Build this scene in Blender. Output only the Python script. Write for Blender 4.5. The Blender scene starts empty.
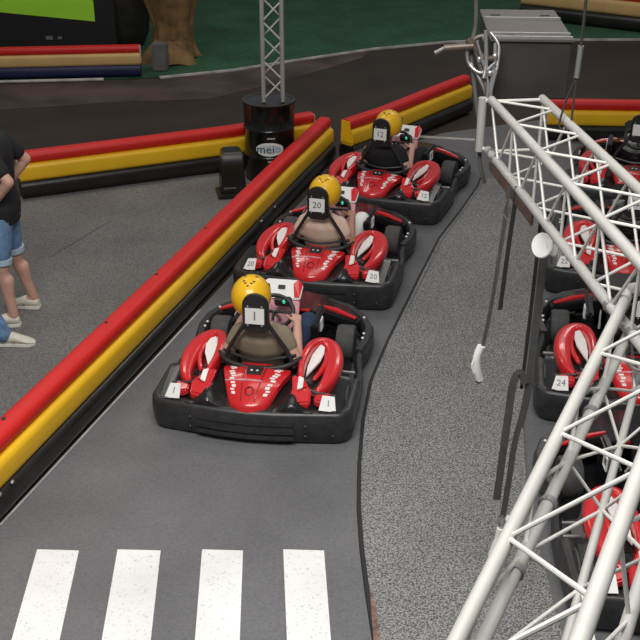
import bpy, bmesh, math, random
from mathutils import Vector, Matrix, Euler
random.seed(7)
PI = math.pi
R = math.radians
SC = bpy.context.scene
COL = SC.collection

# ------------------------------------------------------------------ materials
def mat(name, col, rough=0.5, metal=0.0, vary=0.0, scale=8.0, bump=0.0, bscale=60.0, coat=0.0, emit=None):
    m = bpy.data.materials.new(name); m.use_nodes = True
    nt = m.node_tree; b = nt.nodes['Principled BSDF']
    b.inputs['Base Color'].default_value = (*col, 1)
    b.inputs['Roughness'].default_value = rough
    b.inputs['Metallic'].default_value = metal
    b.inputs['Coat Weight'].default_value = coat
    if emit:
        b.inputs['Emission Color'].default_value = (*emit[0], 1); b.inputs['Emission Strength'].default_value = emit[1]
    tc = nt.nodes.new('ShaderNodeTexCoord')
    if vary > 0:
        n = nt.nodes.new('ShaderNodeTexNoise'); n.inputs['Scale'].default_value = scale; n.inputs['Detail'].default_value = 5
        nt.links.new(tc.outputs['Object'], n.inputs['Vector'])
        r = nt.nodes.new('ShaderNodeValToRGB')
        r.color_ramp.elements[0].position = 0.3; r.color_ramp.elements[1].position = 0.7
        r.color_ramp.elements[0].color = (*[max(0, c*(1-vary)) for c in col], 1)
        r.color_ramp.elements[1].color = (*[min(1, c*(1+vary)) for c in col], 1)
        nt.links.new(n.outputs['Fac'], r.inputs['Fac']); nt.links.new(r.outputs['Color'], b.inputs['Base Color'])
    if bump > 0:
        n2 = nt.nodes.new('ShaderNodeTexNoise'); n2.inputs['Scale'].default_value = bscale; n2.inputs['Detail'].default_value = 3
        nt.links.new(tc.outputs['Object'], n2.inputs['Vector'])
        bp = nt.nodes.new('ShaderNodeBump'); bp.inputs['Strength'].default_value = bump; bp.inputs['Distance'].default_value = 0.01
        nt.links.new(n2.outputs['Fac'], bp.inputs['Height']); nt.links.new(bp.outputs['Normal'], b.inputs['Normal'])
    return m

def speckle(name, dark, light, scale, big=0.15, rough=0.9, lo=0.35, hi=0.65):
    m = mat(name, dark, rough); nt = m.node_tree; b = nt.nodes['Principled BSDF']
    tc = nt.nodes.new('ShaderNodeTexCoord')
    n = nt.nodes.new('ShaderNodeTexNoise'); n.inputs['Scale'].default_value = scale; n.inputs['Detail'].default_value = 2; n.inputs['Roughness'].default_value = 0.7
    nt.links.new(tc.outputs['Object'], n.inputs['Vector'])
    r = nt.nodes.new('ShaderNodeValToRGB'); r.color_ramp.elements[0].position = lo; r.color_ramp.elements[1].position = hi
    r.color_ramp.elements[0].color = (*dark, 1); r.color_ramp.elements[1].color = (*light, 1)
    nt.links.new(n.outputs['Fac'], r.inputs['Fac'])
    n2 = nt.nodes.new('ShaderNodeTexNoise'); n2.inputs['Scale'].default_value = 1.6; n2.inputs['Detail'].default_value = 4
    nt.links.new(tc.outputs['Object'], n2.inputs['Vector'])
    mr = nt.nodes.new('ShaderNodeMapRange'); mr.inputs[1].default_value = 0.3; mr.inputs[2].default_value = 0.7
    mr.inputs[3].default_value = 1-big; mr.inputs[4].default_value = 1+big
    nt.links.new(n2.outputs['Fac'], mr.inputs[0])
    mx = nt.nodes.new('ShaderNodeVectorMath'); mx.operation = 'SCALE'
    nt.links.new(r.outputs['Color'], mx.inputs[0]); nt.links.new(mr.outputs[0], mx.inputs['Scale'])
    nt.links.new(mx.outputs[0], b.inputs['Base Color'])
    bp = nt.nodes.new('ShaderNodeBump'); bp.inputs['Strength'].default_value = 0.3; bp.inputs['Distance'].default_value = 0.004
    nt.links.new(n.outputs['Fac'], bp.inputs['Height']); nt.links.new(bp.outputs['Normal'], b.inputs['Normal'])
    return m

M = {}
M['track'] = mat('track_asphalt', (0.030, 0.020, 0.011), 0.7, vary=0.3, scale=1.2, bump=0.12, bscale=90)
M['lane'] = speckle('lane_paint', (0.105, 0.105, 0.110), (0.165, 0.165, 0.171), 55, 0.13, 0.72, 0.2, 0.8)
M['island'] = speckle('grey_carpet', (0.065, 0.065, 0.065), (0.33, 0.33, 0.325), 100, 0.09, 0.95, 0.40, 0.60)
M['carpet'] = speckle('dark_carpet', (0.085, 0.082, 0.079), (0.22, 0.213, 0.205), 60, 0.12, 0.92, 0.3, 0.7)
M['turf'] = speckle('turf_green', (0.016, 0.072, 0.030), (0.036, 0.125, 0.056), 30, 0.25, 0.95)
M['refl'] = mat('brown_reflection', (0.075, 0.052, 0.042), 0.75, vary=0.55, scale=1.6)  # brown tone of the reflection painted on the track
M['paint'] = speckle('worn_white_paint', (0.42, 0.42, 0.42), (0.80, 0.80, 0.79), 60, 0.10, 0.7, 0.22, 0.42)
M['line'] = mat('line_paint', (0.45, 0.43, 0.40), 0.7, vary=0.3, scale=5)
M['edge'] = mat('rubber_edge', (0.018, 0.018, 0.018), 0.7)
M['wear'] = mat('worn_edge', (0.22, 0.13, 0.10), 0.9, vary=0.5, scale=30)
M['bar_red'] = mat('barrier_red', (0.62, 0.014, 0.011), 0.5, vary=0.06, scale=3)
M['bar_yel'] = mat('barrier_yellow', (0.86, 0.50, 0.016), 0.40, vary=0.06, scale=3)
M['bar_cream'] = mat('barrier_cream', (0.62, 0.40, 0.16), 0.5, vary=0.08, scale=3)
M['bar_blk'] = mat('barrier_black', (0.016, 0.015, 0.014), 0.30, vary=0.3, scale=5)
M['bar_blue'] = mat('barrier_blue', (0.008, 0.012, 0.06), 0.5, vary=0.2, scale=2)
M['cap'] = mat('barrier_end_cream', (0.62, 0.42, 0.34), 0.6)
M['kblk'] = mat('kart_black', (0.013, 0.013, 0.014), 0.26, vary=0.25, scale=9)
M['kblk2'] = mat('kart_bumper_black', (0.030, 0.030, 0.031), 0.36, vary=0.3, scale=14)
M['kred'] = mat('kart_red', (0.62, 0.018, 0.022), 0.25, coat=0.4)
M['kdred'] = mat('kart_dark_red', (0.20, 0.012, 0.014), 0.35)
M['white'] = mat('white_plastic', (0.82, 0.81, 0.79), 0.4)
M['pink'] = mat('faded_pink_sticker', (0.62, 0.30, 0.33), 0.4, vary=0.35, scale=22)
M['mark'] = mat('black_print', (0.02, 0.02, 0.02), 0.5)
M['grey_print'] = mat('grey_print', (0.16, 0.16, 0.18), 0.5)
M['tyre'] = mat('tyre_rubber', (0.065, 0.064, 0.062), 0.8, vary=0.2, scale=20)
M['rim'] = mat('wheel_rim', (0.10, 0.10, 0.10), 0.4, 0.7)
M['steel'] = mat('steel', (0.45, 0.45, 0.45), 0.35, 0.8)
M['screen'] = mat('lit_screen', (0.01, 0.06, 0.04), 0.2, emit=((0.05, 0.6, 0.35), 1.2))
M['helmet'] = mat('helmet_yellow', (0.88, 0.50, 0.010), 0.32, coat=0.2)
M['visor'] = mat('visor', (0.01, 0.01, 0.012), 0.1)
M['skin'] = mat('skin', (0.55, 0.32, 0.24), 0.55, vary=0.06, scale=15)
M['skin2'] = mat('skin_tan', (0.38, 0.20, 0.14), 0.55, vary=0.06, scale=15)
M['olive'] = mat('olive_cloth', (0.235, 0.195, 0.135), 0.9, vary=0.12, scale=10, bump=0.25, bscale=25)
M['beige'] = mat('beige_cloth', (0.68, 0.50, 0.39), 0.9, vary=0.10, scale=10, bump=0.25, bscale=25)
M['black_cloth'] = mat('black_cloth', (0.010, 0.010, 0.011), 0.85, vary=0.2, scale=10, bump=0.2, bscale=25)
M['jeans'] = mat('jeans_cloth', (0.018, 0.035, 0.075), 0.9, vary=0.25, scale=14)
M['denim'] = mat('denim_cloth', (0.13, 0.24, 0.40), 0.9, vary=0.35, scale=14)
M['denim_hem'] = mat('denim_hem', (0.38, 0.50, 0.60), 0.9)
M['shoe'] = mat('shoe_white', (0.66, 0.62, 0.53), 0.6, vary=0.08, scale=25)
M['sole'] = mat('shoe_sole', (0.74, 0.72, 0.66), 0.6)
M['shoe_mark'] = mat('shoe_tan_panel', (0.30, 0.26, 0.20), 0.6)
M['hair'] = mat('hair_brown', (0.03, 0.02, 0.013), 0.7)
M['eye'] = mat('eye_dark', (0.01, 0.008, 0.006), 0.2)
M['alu'] = mat('truss_aluminium', (0.43, 0.425, 0.40), 0.5, 0.25, vary=0.06, scale=6)
M['alu2'] = mat('truss_brace', (0.62, 0.61, 0.575), 0.48, 0.15)
M['box'] = mat('grey_sheet_metal', (0.060, 0.057, 0.053), 0.38, 0.5, vary=0.12, scale=5)
M['boxtop'] = mat('grey_sheet_top', (0.092, 0.085, 0.075), 0.5, 0.3, vary=0.1, scale=5)
M['strap'] = mat('black_webbing', (0.022, 0.021, 0.020), 0.8, vary=0.2, scale=30)
M['gstrap'] = mat('grey_webbing', (0.075, 0.073, 0.068), 0.8, vary=0.2, scale=30)
M['bronze'] = mat('bronzed_metal', (0.13, 0.098, 0.078), 0.45, 0.5, vary=0.2, scale=12)
M['drum'] = mat('drum_black', (0.008, 0.008, 0.008), 0.22, vary=0.2, scale=6)
M['drumtop'] = mat('drum_lid', (0.045, 0.042, 0.038), 0.45, vary=0.3, scale=8)
M['logo'] = mat('logo_pale', (0.55, 0.62, 0.66), 0.5)
M['logo_blue'] = mat('logo_dark_blue', (0.012, 0.045, 0.11), 0.5)
M['logo_light'] = mat('logo_light_blue', (0.22, 0.45, 0.56), 0.5)
M['lime'] = mat('lime_board', (0.40, 0.80, 0.04), 0.5, vary=0.05, scale=3)
M['board'] = mat('board_black', (0.008, 0.008, 0.009), 0.6)
M['rock'] = mat('rock_brown', (0.20, 0.115, 0.045), 0.85, vary=0.5, scale=5, bump=0.5, bscale=9)
M['rock2'] = mat('rock_dark', (0.028, 0.026, 0.024), 0.9, vary=0.4, scale=4, bump=0.5, bscale=9)
M['block'] = mat('grey_block', (0.13, 0.125, 0.125), 0.8, vary=0.15, scale=6)
M['lampcase'] = mat('lamp_case', (0.3, 0.3, 0.3), 0.5)

# ------------------------------------------------------------------ mesh builder
class MB:
    def __init__(s): s.v = []; s.f = []; s.mi = []; s.m = 0
    def add(s, vs, fs):
        o = len(s.v); s.v += [Vector(p) for p in vs]
        for f in fs: s.f.append([i+o for i in f]); s.mi.append(s.m)
    def box(s, c, size, rot=None):
        x, y, z = [k/2 for k in size]; c = Vector(c)
        P = [Vector((a*x, b*y, d*z)) for d in (-1, 1) for b in (-1, 1) for a in (-1, 1)]
        if rot is not None: P = [rot @ p for p in P]
        s.add([p+c for p in P], [(0,2,3,1),(4,5,7,6),(0,1,5,4),(2,6,7,3),(0,4,6,2),(1,3,7,5)])
        return s
    def loft(s, rings, closed=False, caps=True):
        n = len(rings[0]); vs = [p for r in rings for p in r]; fs = []; k = len(rings)
        for i in range(k if closed else k-1):
            a = i*n; b = ((i+1) % k)*n
            for j in range(n): fs.append((a+j, a+(j+1) % n, b+(j+1) % n, b+j))
        if caps and not closed:
            fs.append(tuple(range(n))[::-1]); fs.append(tuple(range((k-1)*n, k*n)))
        s.add(vs, fs); return s
    def sweep(s, path, sec, closed=False, up=(0, 0, 1), scales=None):
        """sec: loop of (side, up) offsets; side points to the right of travel"""
        P = [Vector(p) for p in path]; n = len(P); up = Vector(up); rings = []
        for i in range(n):
            if closed: a, b = P[i-1], P[(i+1) % n]
            else: a, b = P[max(i-1, 0)], P[min(i+1, n-1)]
            t = (b-a).normalized(); sd = t.cross(up)
            sd = sd.normalized() if sd.length > 1e-6 else Vector((1, 0, 0))
            u = sd.cross(t).normalized()
            k = 1.0
            if (closed or 0 < i < n-1):
                t1 = (P[i]-P[i-1]).normalized(); c = t1.dot(t); k = 1/max(c, 0.6)
            sa, sb = scales[i] if scales else (1, 1)
            rings.append([P[i]+sd*(x*k*sa)+u*(y*sb) for x, y in sec])
        return s.loft(rings, closed)
    def tube(s, path, r, n=10, closed=False):
        P = [Vector(p) for p in path]; k = len(P)
        rs = r if isinstance(r, (list, tuple)) else [r]*k
        t0 = (P[1]-P[0]).normalized(); ref = Vector((0, 0, 1)) if abs(t0.z) < 0.9 else Vector((1, 0, 0))
        nrm = t0.cross(ref).normalized(); rings = []
        for i in range(k):
            if closed: t = (P[(i+1) % k]-P[i-1]).normalized()
            else: t = (P[min(i+1, k-1)]-P[max(i-1, 0)]).normalized()
            nrm = (nrm-t*nrm.dot(t)).normalized(); bi = t.cross(nrm)
            rings.append([P[i]+(nrm*math.cos(2*PI*j/n)+bi*math.sin(2*PI*j/n))*rs[i] for j in range(n)])
        return s.loft(rings, closed)
    def ell(s, c, r, rot=None, nu=20, nv=12):
        c = Vector(c); rings = []
        for i in range(nv+1):
            a = PI*i/nv; a = min(max(a, 0.02), PI-0.02)
            ring = [Vector((r[0]*math.sin(a)*math.cos(2*PI*j/nu), r[1]*math.sin(a)*math.sin(2*PI*j/nu), -r[2]*math.cos(a))) for j in range(nu)]
            if rot is not None: ring = [rot @ p for p in ring]
            rings.append([p+c for p in ring])
        return s.loft(rings)
    def capsule(s, a, b, ra, rb, n=12):
        a, b = Vector(a), Vector(b); d = (b-a).normalized(); pts = []; rs = []
        for k in (-90, -60, -30, 0): pts.append(a+d*ra*math.sin(R(k))); rs.append(max(ra*math.cos(R(k)), ra*0.03))
        for k in (0, 30, 60, 90): pts.append(b+d*rb*math.sin(R(k))); rs.append(max(rb*math.cos(R(k)), rb*0.03))
        return s.tube(pts, rs, n)
    def lathe(s, prof, n=32, c=(0, 0, 0), rot=None):
        c = Vector(c); rings = []
        for r, z in prof:
            ring = [Vector((max(r, 1e-4)*math.cos(2*PI*j/n), max(r, 1e-4)*math.sin(2*PI*j/n), z)) for j in range(n)]
            if rot is not None: ring = [rot @ p for p in ring]
            rings.append([p+c for p in ring])
        return s.loft(rings)
    def sheet(s, G, th):
        """grid of points G[i][j], closed downwards with thickness th"""
        ni, nj = len(G), len(G[0]); top = [Vector(p) for r in G for p in r]; bot = [p-Vector((0, 0, th)) for p in top]; N = ni*nj; fs = []
        for i in range(ni-1):
            for j in range(nj-1):
                a, b, c, d = i*nj+j, i*nj+j+1, (i+1)*nj+j+1, (i+1)*nj+j
                fs.append((a, b, c, d)); fs.append((N+d, N+c, N+b, N+a))
        edge = [j for j in range(nj)]+[i*nj+nj-1 for i in range(1, ni)]+[(ni-1)*nj+j for j in range(nj-2, -1, -1)]+[i*nj for i in range(ni-2, 0, -1)]
        for q in range(len(edge)):
            a, b = edge[q], edge[(q+1) % len(edge)]; fs.append((b, a, N+a, N+b))
        s.add(top+bot, fs); return s
    def poly(s, pts, th, nrm=(0, 0, 1)):
        """planar-ish polygon with thickness th below"""
        P = [Vector(p) for p in pts]; d = Vector(nrm).normalized()*th; n = len(P)
        fs = [tuple(range(n)), tuple(range(2*n-1, n-1, -1))]+[((i+1) % n, i, n+i, n+(i+1) % n) for i in range(n)]
        s.add(P+[p-d for p in P], fs); return s
    def text(s, txt, size, mtx, ext=0.001):
        cu = bpy.data.curves.new('t', 'FONT'); cu.body = txt; cu.size = size; cu.align_x = 'CENTER'; cu.align_y = 'CENTER'; cu.extrude = ext; cu.resolution_u = 2
        o = bpy.data.objects.new('t', cu); COL.objects.link(o)
        dg = bpy.context.evaluated_depsgraph_get(); me = bpy.data.meshes.new_from_object(o.evaluated_get(dg))
        s.add([mtx @ v.co for v in me.vertices], [tuple(p.vertices) for p in me.polygons])
        bpy.data.objects.remove(o); bpy.data.meshes.remove(me); bpy.data.curves.remove(cu); return s
    def mesh(s, name, mats, bevel=0, smooth=True, angle=40):
        me = bpy.data.meshes.new(name); me.from_pydata([tuple(p) for p in s.v], [], s.f)
        mats = mats if isinstance(mats, (list, tuple)) else [mats]
        for m in mats: me.materials.append(m)
        for p, k in zip(me.polygons, s.mi): p.material_index = k
        bm = bmesh.new(); bm.from_mesh(me)
        bmesh.ops.recalc_face_normals(bm, faces=bm.faces)
        if bevel:
            ed = [e for e in bm.edges if len(e.link_faces) == 2 and e.calc_face_angle(0) > R(35)]
            bmesh.ops.bevel(bm, geom=ed, offset=bevel, segments=2, affect='EDGES', clamp_overlap=True)
        bm.to_mesh(me); bm.free()
        if smooth:
            for p in me.polygons: p.use_smooth = True
            me.set_sharp_from_angle(angle=R(angle))
        return me
    def build(s, name, mats, parent=None, **k):
        o = bpy.data.objects.new(name, s.mesh(name, mats, **k)); COL.objects.link(o)
        if parent: o.parent = parent
        return o

def tag(o, label=None, cat=None, group=None, kind=None):
    for k, v in (('label', label), ('category', cat), ('group', group), ('kind', kind)):
        if v: o[k] = v
    return o
def empty(name, loc=(0, 0, 0), rz=0, **k):
    o = bpy.data.objects.new(name, None); COL.objects.link(o); o.location = loc; o.rotation_euler = (0, 0, rz); o.empty_display_size = 0.1
    return tag(o, **k)
def kids(o): return [c for c in bpy.data.objects if c.parent == o]
def copy_tree(o, parent=None):
    c = o.copy(); COL.objects.link(c)
    if parent: c.parent = parent
    for ch in kids(o): copy_tree(ch, c)
    return c
def smooth_path(pts, n=6, closed=False):
    P = [Vector(p) for p in pts]; out = []; k = len(P)
    for i in range(k if closed else k-1):
        p0, p1, p2, p3 = (P[(i-1) % k], P[i], P[(i+1) % k], P[(i+2) % k]) if closed else (P[max(i-1, 0)], P[i], P[i+1], P[min(i+2, k-1)])
        for j in range(n):
            t = j/n
            out.append(0.5*((2*p1)+(p2-p0)*t+(2*p0-5*p1+4*p2-p3)*t*t+(3*p1-p0-3*p2+p3)*t**3))
    if not closed: out.append(P[-1])
    return out
def remesh(mb, name, mats, voxel, smooth_it=4):
    """overlapping closed shapes -> one continuous skin"""
    o = mb.build(name, mats); md = o.modifiers.new('r', 'REMESH'); md.mode = 'VOXEL'; md.voxel_size = voxel; md.use_smooth_shade = True
    sm = o.modifiers.new('s', 'SMOOTH'); sm.iterations = smooth_it; sm.factor = 0.5
    dg = bpy.context.evaluated_depsgraph_get(); me = bpy.data.meshes.new_from_object(o.evaluated_get(dg)); me.name = name
    bpy.data.objects.remove(o)
    for p in me.polygons: p.use_smooth = True
    return me
def link(name, me, parent=None, m=None):
    if m is not None:
        me = me.copy(); me.materials.clear(); me.materials.append(m)
    o = bpy.data.objects.new(name, me); COL.objects.link(o)
    if parent: o.parent = parent
    return o

# ------------------------------------------------------------------ ground
def flat(name, pts, z, m, th=0.006, **k):
    return tag(MB().poly([(x, y, z) for x, y in pts], th).build(name, m, smooth=False), **k)
tag(MB().box((0, 14, -0.05), (40, 44, 0.1)).build('floor', M['track'], smooth=False), kind='structure')
curve = [(1.66, 10.75), (1.60, 10.5), (1.36, 9.85), (1.079, 9.141), (0.86, 8.40), (0.667, 7.729), (0.50, 7.15), (0.362, 6.60), (0.29, 6.10), (0.250, 5.6), (0.232, 5.15), (0.236, 4.8), (0.252, 4.45), (0.275, 4.1), (0.32, 3.4), (0.42, 2.2)]
isl_r = [(0.8, 2.2), (1.19, 4.0), (1.20, 5.2), (1.31, 6.0), (1.52, 7.2), (1.69, 7.9), (1.88, 8.8), (2.10, 9.8), (2.0, 10.6)]
lane_l = [(-2.75, 2.2), (-1.80, 5.0), (-0.90, 7.87), (0.14, 11.1)]
flat('pit_lane', lane_l+[(1.4, 12.3), (4.2, 13.5), (4.6, 2.2)], 0.004, M['lane'], kind='structure')
mm = MB().poly([(x, y, 0.022) for x, y in curve+isl_r[::1]][::-1], 0.018)
tag(mm.build('carpet', M['island'], smooth=False), 'light grey speckled carpet island between the two rows of karts', 'carpet')
carpet = bpy.data.objects['carpet']
MB().sweep([(x+.028, y, 0.0235) for x, y in curve[1:6]], [(-.006, -.002), (.006, -.002), (.006, .001), (-.006, .001)]).build('bound_edge', M['block'], carpet)
rim = MB().sweep([(x, y, 0.010) for x, y in curve], [(-0.004, -0.006), (0.022, -0.006), (0.018, 0.011), (-0.004, 0.013)])
tag(rim.build('carpet_edging', M['edge']), 'black rubber edging along the curved left side of the carpet island', 'edging')
flat('wear_patch', [(0.262, 3.98), (0.30, 3.98), (0.285, 4.30), (0.258, 4.47)], 0.0245, M['wear'], 0.002, kind='structure')
flat('waiting_area_floor', [(-2.95, 2.2), (-2.0, 5.0), (-1.0, 8.0), (-0.02, 11.0), (-0.9, 11.0), (-3.6, 10.0), (-9, 8.2), (-9, 2.2)], 0.004, M['carpet'], kind='structure')
tag(MB().poly([(-2.345, 8.75, .0055), (-2.340, 8.748, .0055), (-1.95, 9.6, .0055), (-1.955, 9.602, .0055)], .001).build('carpet_seam', M['edge'], smooth=False), kind='structure')
turf_edge = [(-7, 14.3), (-4.27, 14.55), (-2.17, 14.80), (-1.2, 15.2), (-0.29, 15.79), (0.8, 16.45), (1.99, 16.92), (3.2, 17.05), (4.93, 17.06), (8, 17.0)]
flat('turf', turf_edge+[(8, 32), (-7, 32)], 0.02, M['turf'], 0.02, label='dark green artificial turf beyond the far white track edge', cat='turf', kind='stuff')
tag(MB().sweep([(x, y-0.03, 0.012) for x, y in turf_edge[2:]], [(-0.03, -0.012), (0.03, -0.012), (0.03, 0.012), (-0.03, 0.012)]).build('track_edge_line', M['line'], smooth=False), 'thin white edge line between dark track and green turf', 'line')
refl = [(-7, 12.2), (-4.2, 13.2), (-2.6, 13.6), (-1.4, 13.75), (-0.5, 14.6), (0.6, 15.9)]
flat('reflection_band', refl+[(x, y-0.06) for x, y in turf_edge[5::-1]], 0.003, M['refl'], 0.003, kind='structure')  # reddish-brown reflection in the glossy track, painted as a flat band
sx = [((-1.545, -1.315), (-1.512, -1.276)), ((-1.106, -0.869), (-1.070, -0.829)), ((-0.644, -0.420), (-0.613, -0.393)), ((-0.201, 0.022), (-0.162, 0.054))]
nm = ['first white crossing stripe on the pit lane, nearest the yellow barrier', 'second white crossing stripe out from the yellow barrier', 'third white crossing stripe, second from the speckled carpet island', 'last white crossing stripe on the pit lane, nearest the speckled carpet island']
for (a, b), lab in zip(sx, nm):
    (x0, x1), (u0, u1) = a, b; k = 3.2-4.097; e0 = u0+(u0-x0)/0.70*0.9; e1 = u1+(u1-x1)/0.70*0.9
    flat('crossing_stripe', [(e0, 3.2), (e1, 3.2), (x1, 4.775), (x0, 4.785)], 0.0065, M['paint'], 0.002, label=lab, cat='road marking', group='crossing stripes')
tag(MB().poly([(-1.812, 5.0, .0065), (-1.797, 5.0, .0065), (-0.933, 7.72, .0065), (-0.948, 7.72, .0065)], 0.002).build('lane_line', M['line'], smooth=False), 'thin worn white line along the foot of the long barrier', 'line')
tag(MB().poly([(1.05, 12.15, .0065), (1.75, 12.02, .0065), (1.76, 12.09, .0065), (1.05, 12.23, .0065)], 0.002).build('track_mark', M['line'], smooth=False), 'short pale painted line on the floor ahead of the farthest driven kart', 'line')

# ------------------------------------------------------------------ barriers
def rsec(o0, o1, z0, z1, r=0.03, n=4):
    out = []
    for cx, cz, a0 in ((o1-r, z1-r, 0), (o0+r, z1-r, 90), (o0+r, z0+r, 180), (o1-r, z0+r, 270)):
        for j in range(n+1):
            a = R(a0+90*j/n); out.append((cx+r*math.cos(a), cz+r*math.sin(a)))
    return out
def barrier(path, label, face=1, cream=False, base='bar_blk', end=(True, True), k=1.0, z0=0.004, group=None):
    """path runs along the foot of the side one sees; face=1: that side is to the right of travel"""
    c = Vector((*path[0], z0)); root = empty('track_barrier', c, label=label, cat='barrier', group=group)
    P = [Vector((x-c.x, y-c.y, 0)) for x, y in path]
    def sec(l): return [(face*o*k, z*k) for o, z in l]
    MB().sweep(P, sec(rsec(-0.22, 0.0, 0.006, 0.18, 0.06))).build('base_rail', M[base], root)
    MB().sweep(P, sec(rsec(-0.20, -0.025, 0.168, 0.345, 0.045))).build('yellow_rail', M['bar_cream' if cream else 'bar_yel'], root)
    MB().sweep(P, sec(rsec(-0.20, -0.055, 0.34, 0.455, 0.05))).build('red_rail', M['bar_red'], root)
    for i, e in zip((0, -1), end):
        if not e: continue
        t = (P[1]-P[0]).normalized() if i == 0 else (P[-1]-P[-2]).normalized()
        sd = t.cross(Vector((0, 0, 1)))*face; a = P[i]+t*(-0.012 if i == 0 else 0.002)
        pts = [a+sd*o*k+Vector((0, 0, z*k)) for o, z in ((-0.045, 0.21), (-0.185, 0.21), (-0.18, 0.44), (-0.07, 0.44))]
        MB().poly(pts, 0.012, -t).build('end_cap', M['cap'], root)
    return root
b = barrier([(-2.68, 2.2), (-1.795, 5.0), (-0.905, 7.87), (-0.28, 9.95), (0.17, 11.38)], 'long red and yellow barrier along the left of the pit lane', end=(False, True))
for x, y in ((-1.70, 5.40), (-1.32, 6.62), (-1.08, 7.4), (-0.80, 8.3)):
    MB().ell((x-b.location.x-0.125, y-b.location.y+0.0, 0.449), (0.018, 0.03, 0.008)).build('joint', M['mark'], b)
for x, y in ((-0.53, 9.15), (-0.42, 9.5), (-1.76, 5.17), (-1.80, 5.05)):
    MB().ell((x-b.location.x+0.005, y-b.location.y, 0.175), (0.012, 0.018, 0.012)).build('rivet', M['steel'], b)
barrier([(-2.90, 10.12), (-0.88, 10.98), (-0.03, 11.50)], 'red and yellow barrier behind the black oil drum, pale triangular left end')
b3 = barrier([(0.37, 11.25), (0.78, 11.70), (1.35, 12.45), (1.86, 13.10)], 'red and yellow barrier behind the farthest driven kart', end=(True, False))
[c for c in kids(b3) if c.name.startswith('end_cap')][0].data.materials[0] = M['bar_yel']
barrier([(2.56, 12.0), (3.35, 11.95), (4.6, 11.9)], 'red and yellow barrier right of the grey metal box', end=(True, True))
barrier([(3.30, 18.55), (4.0, 18.10), (5.0, 17.45), (6.4, 16.9)], 'far barrier at the top right beyond the green turf', cream=True, k=1.3, z0=0.02)
barrier([(-7.5, 14.38), (-4.3, 14.56), (-2.42, 14.74)], 'far red and cream barrier with dark blue base at the top left', cream=True, base='bar_blue', k=0.92, z0=0.02)
tag(MB().tube([(-7.5, 14.30, 0.03), (-4.3, 14.47, 0.03), (-2.9, 14.60, 0.03)], 0.022).build('floor_pipe', M['line']), 'thin pale pipe on the floor at the foot of the blue based barrier', 'pipe')

# ------------------------------------------------------------------ top left scenery
bd = empty('advertising_board', (-4.6, 15.75, 0.022), label='black board with a lime green band behind the blue based barrier', cat='board')
MB().box((0, 0.06, 0.62), (3.4, 0.08, 1.24)).build('panel', M['board'], bd, bevel=0.01)
MB().poly([(-1.7, 0.015, 0.83), (1.42, 0.015, 0.53), (1.42, 0.015, 0.82), (-1.7, 0.015, 1.16)], 0.012, (0, -1, 0)).build('green_band', M['lime'], bd, smooth=False)
MB().box((0.75, 0.015, 0.30), (0.10, 0.012, 0.05)).box((0.90, 0.015, 0.30), (0.06, 0.012, 0.04)).build('faded_mark', M['grey_print'], bd)
def rockmesh(prof, n, amp, seed, folds=9):
    rnd = random.Random(seed); ph = [rnd.random()*6 for _ in range(4)]; mb = MB(); rings = []
    for r, z in prof:
        rings.append([Vector((r*(1+amp*math.sin(folds*a+ph[0]+z*1.3)+amp*0.7*math.sin(4*a+ph[1]+2*z)+amp*.5*math.sin(15*a+ph[2]))*math.cos(a), 0.8*r*(1+amp*math.sin(folds*a+ph[0]+z))*math.sin(a), z+0.03*math.sin(3*a+ph[3]))) for a in [2*PI*j/n for j in range(n)]])
    return mb.loft(rings)
rk = empty('fake_tree_stump', (-2.12, 16.0, 0.004), label='brown folded tree stump scenery standing on the green turf', cat='scenery')
rockmesh([(0.36, 0.02), (0.30, 0.15), (0.27, 0.35), (0.31, 0.6), (0.40, 0.9), (0.50, 1.3), (0.54, 1.6)], 60, 0.10, 3).build('trunk', M['rock'], rk, angle=80)
rockmesh([(0.40, 0.0), (0.34, 0.12), (0.18, 0.28)], 40, 0.12, 5, 5).build('root_flare', M['rock'], rk, angle=80).location = (-0.02, -0.38, 0.02)
d = rockmesh([(0.30, 0.0), (0.40, 0.25), (0.42, 0.6), (0.36, 0.95), (0.2, 1.15), (0.03, 1.2)], 40, 0.05, 8, 5).build('boulder', M['rock2'], angle=80); d.location = (-2.98, 16.65, 0.022)
tag(d, 'dark rounded boulder between black board and brown tree stump', 'rock')
tag(MB().box((-2.20, 15.15, 0.205), (0.20, 0.22, 0.36)).build('concrete_block', M['block'], bevel=0.015), 'grey square block at the right end of the blue based barrier', 'block')

# ------------------------------------------------------------------ drum with mast
DZ = .94
dr = empty('oil_drum', (-0.515, 10.84, 0.006), label='black oil drum with a pale oval logo behind the long barrier', cat='drum')
prof = [(0.245, 0.0), (0.255, 0.012), (0.255, 0.27), (0.264, 0.285), (0.255, 0.30), (0.255, 0.56), (0.264, 0.575), (0.255, 0.59), (0.255, 0.82), (0.266, 0.835), (0.266, 0.85), (0.255, 0.857), (0.235, 0.85), (0.23, 0.835), (0.05, 0.838)]
MB().lathe(prof[:11], 48).build('body', M['drum'], dr, angle=60)
MB().lathe([(0.262, 0.846), (0.264, 0.858), (0.248, 0.860), (0.240, 0.848), (0.02, 0.850), (0.02, 0.842), (0.262, 0.842)], 48).build('lid', M['drumtop'], dr, angle=50)
lg = MB()
def onwall(u, z, r=0.2575):  # wraps logo points round the drum wall; u metres along the wall
    a = -PI/2+0.03+u/r; return Vector((r*math.cos(a), r*math.sin(a), z))
def patch(mb, outline, r, th=0.002):
    c = Vector((sum(p[0] for p in outline)/len(outline), sum(p[1] for p in outline)/len(outline)))
    rings = []
    for k in (0.02, 0.35, 0.7, 1.0): rings.append([onwall(c.x+(x-c.x)*k, c.y+(y-c.y)*k, r) for x, y in outline])
    mb.loft(rings, caps=False)
oval = [(0.14*math.cos(a)*(1.06 if math.cos(a) > 0 else 1), 0.385+0.075*math.sin(a)) for a in [2*PI*j/28 for j in range(28)]]
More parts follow.
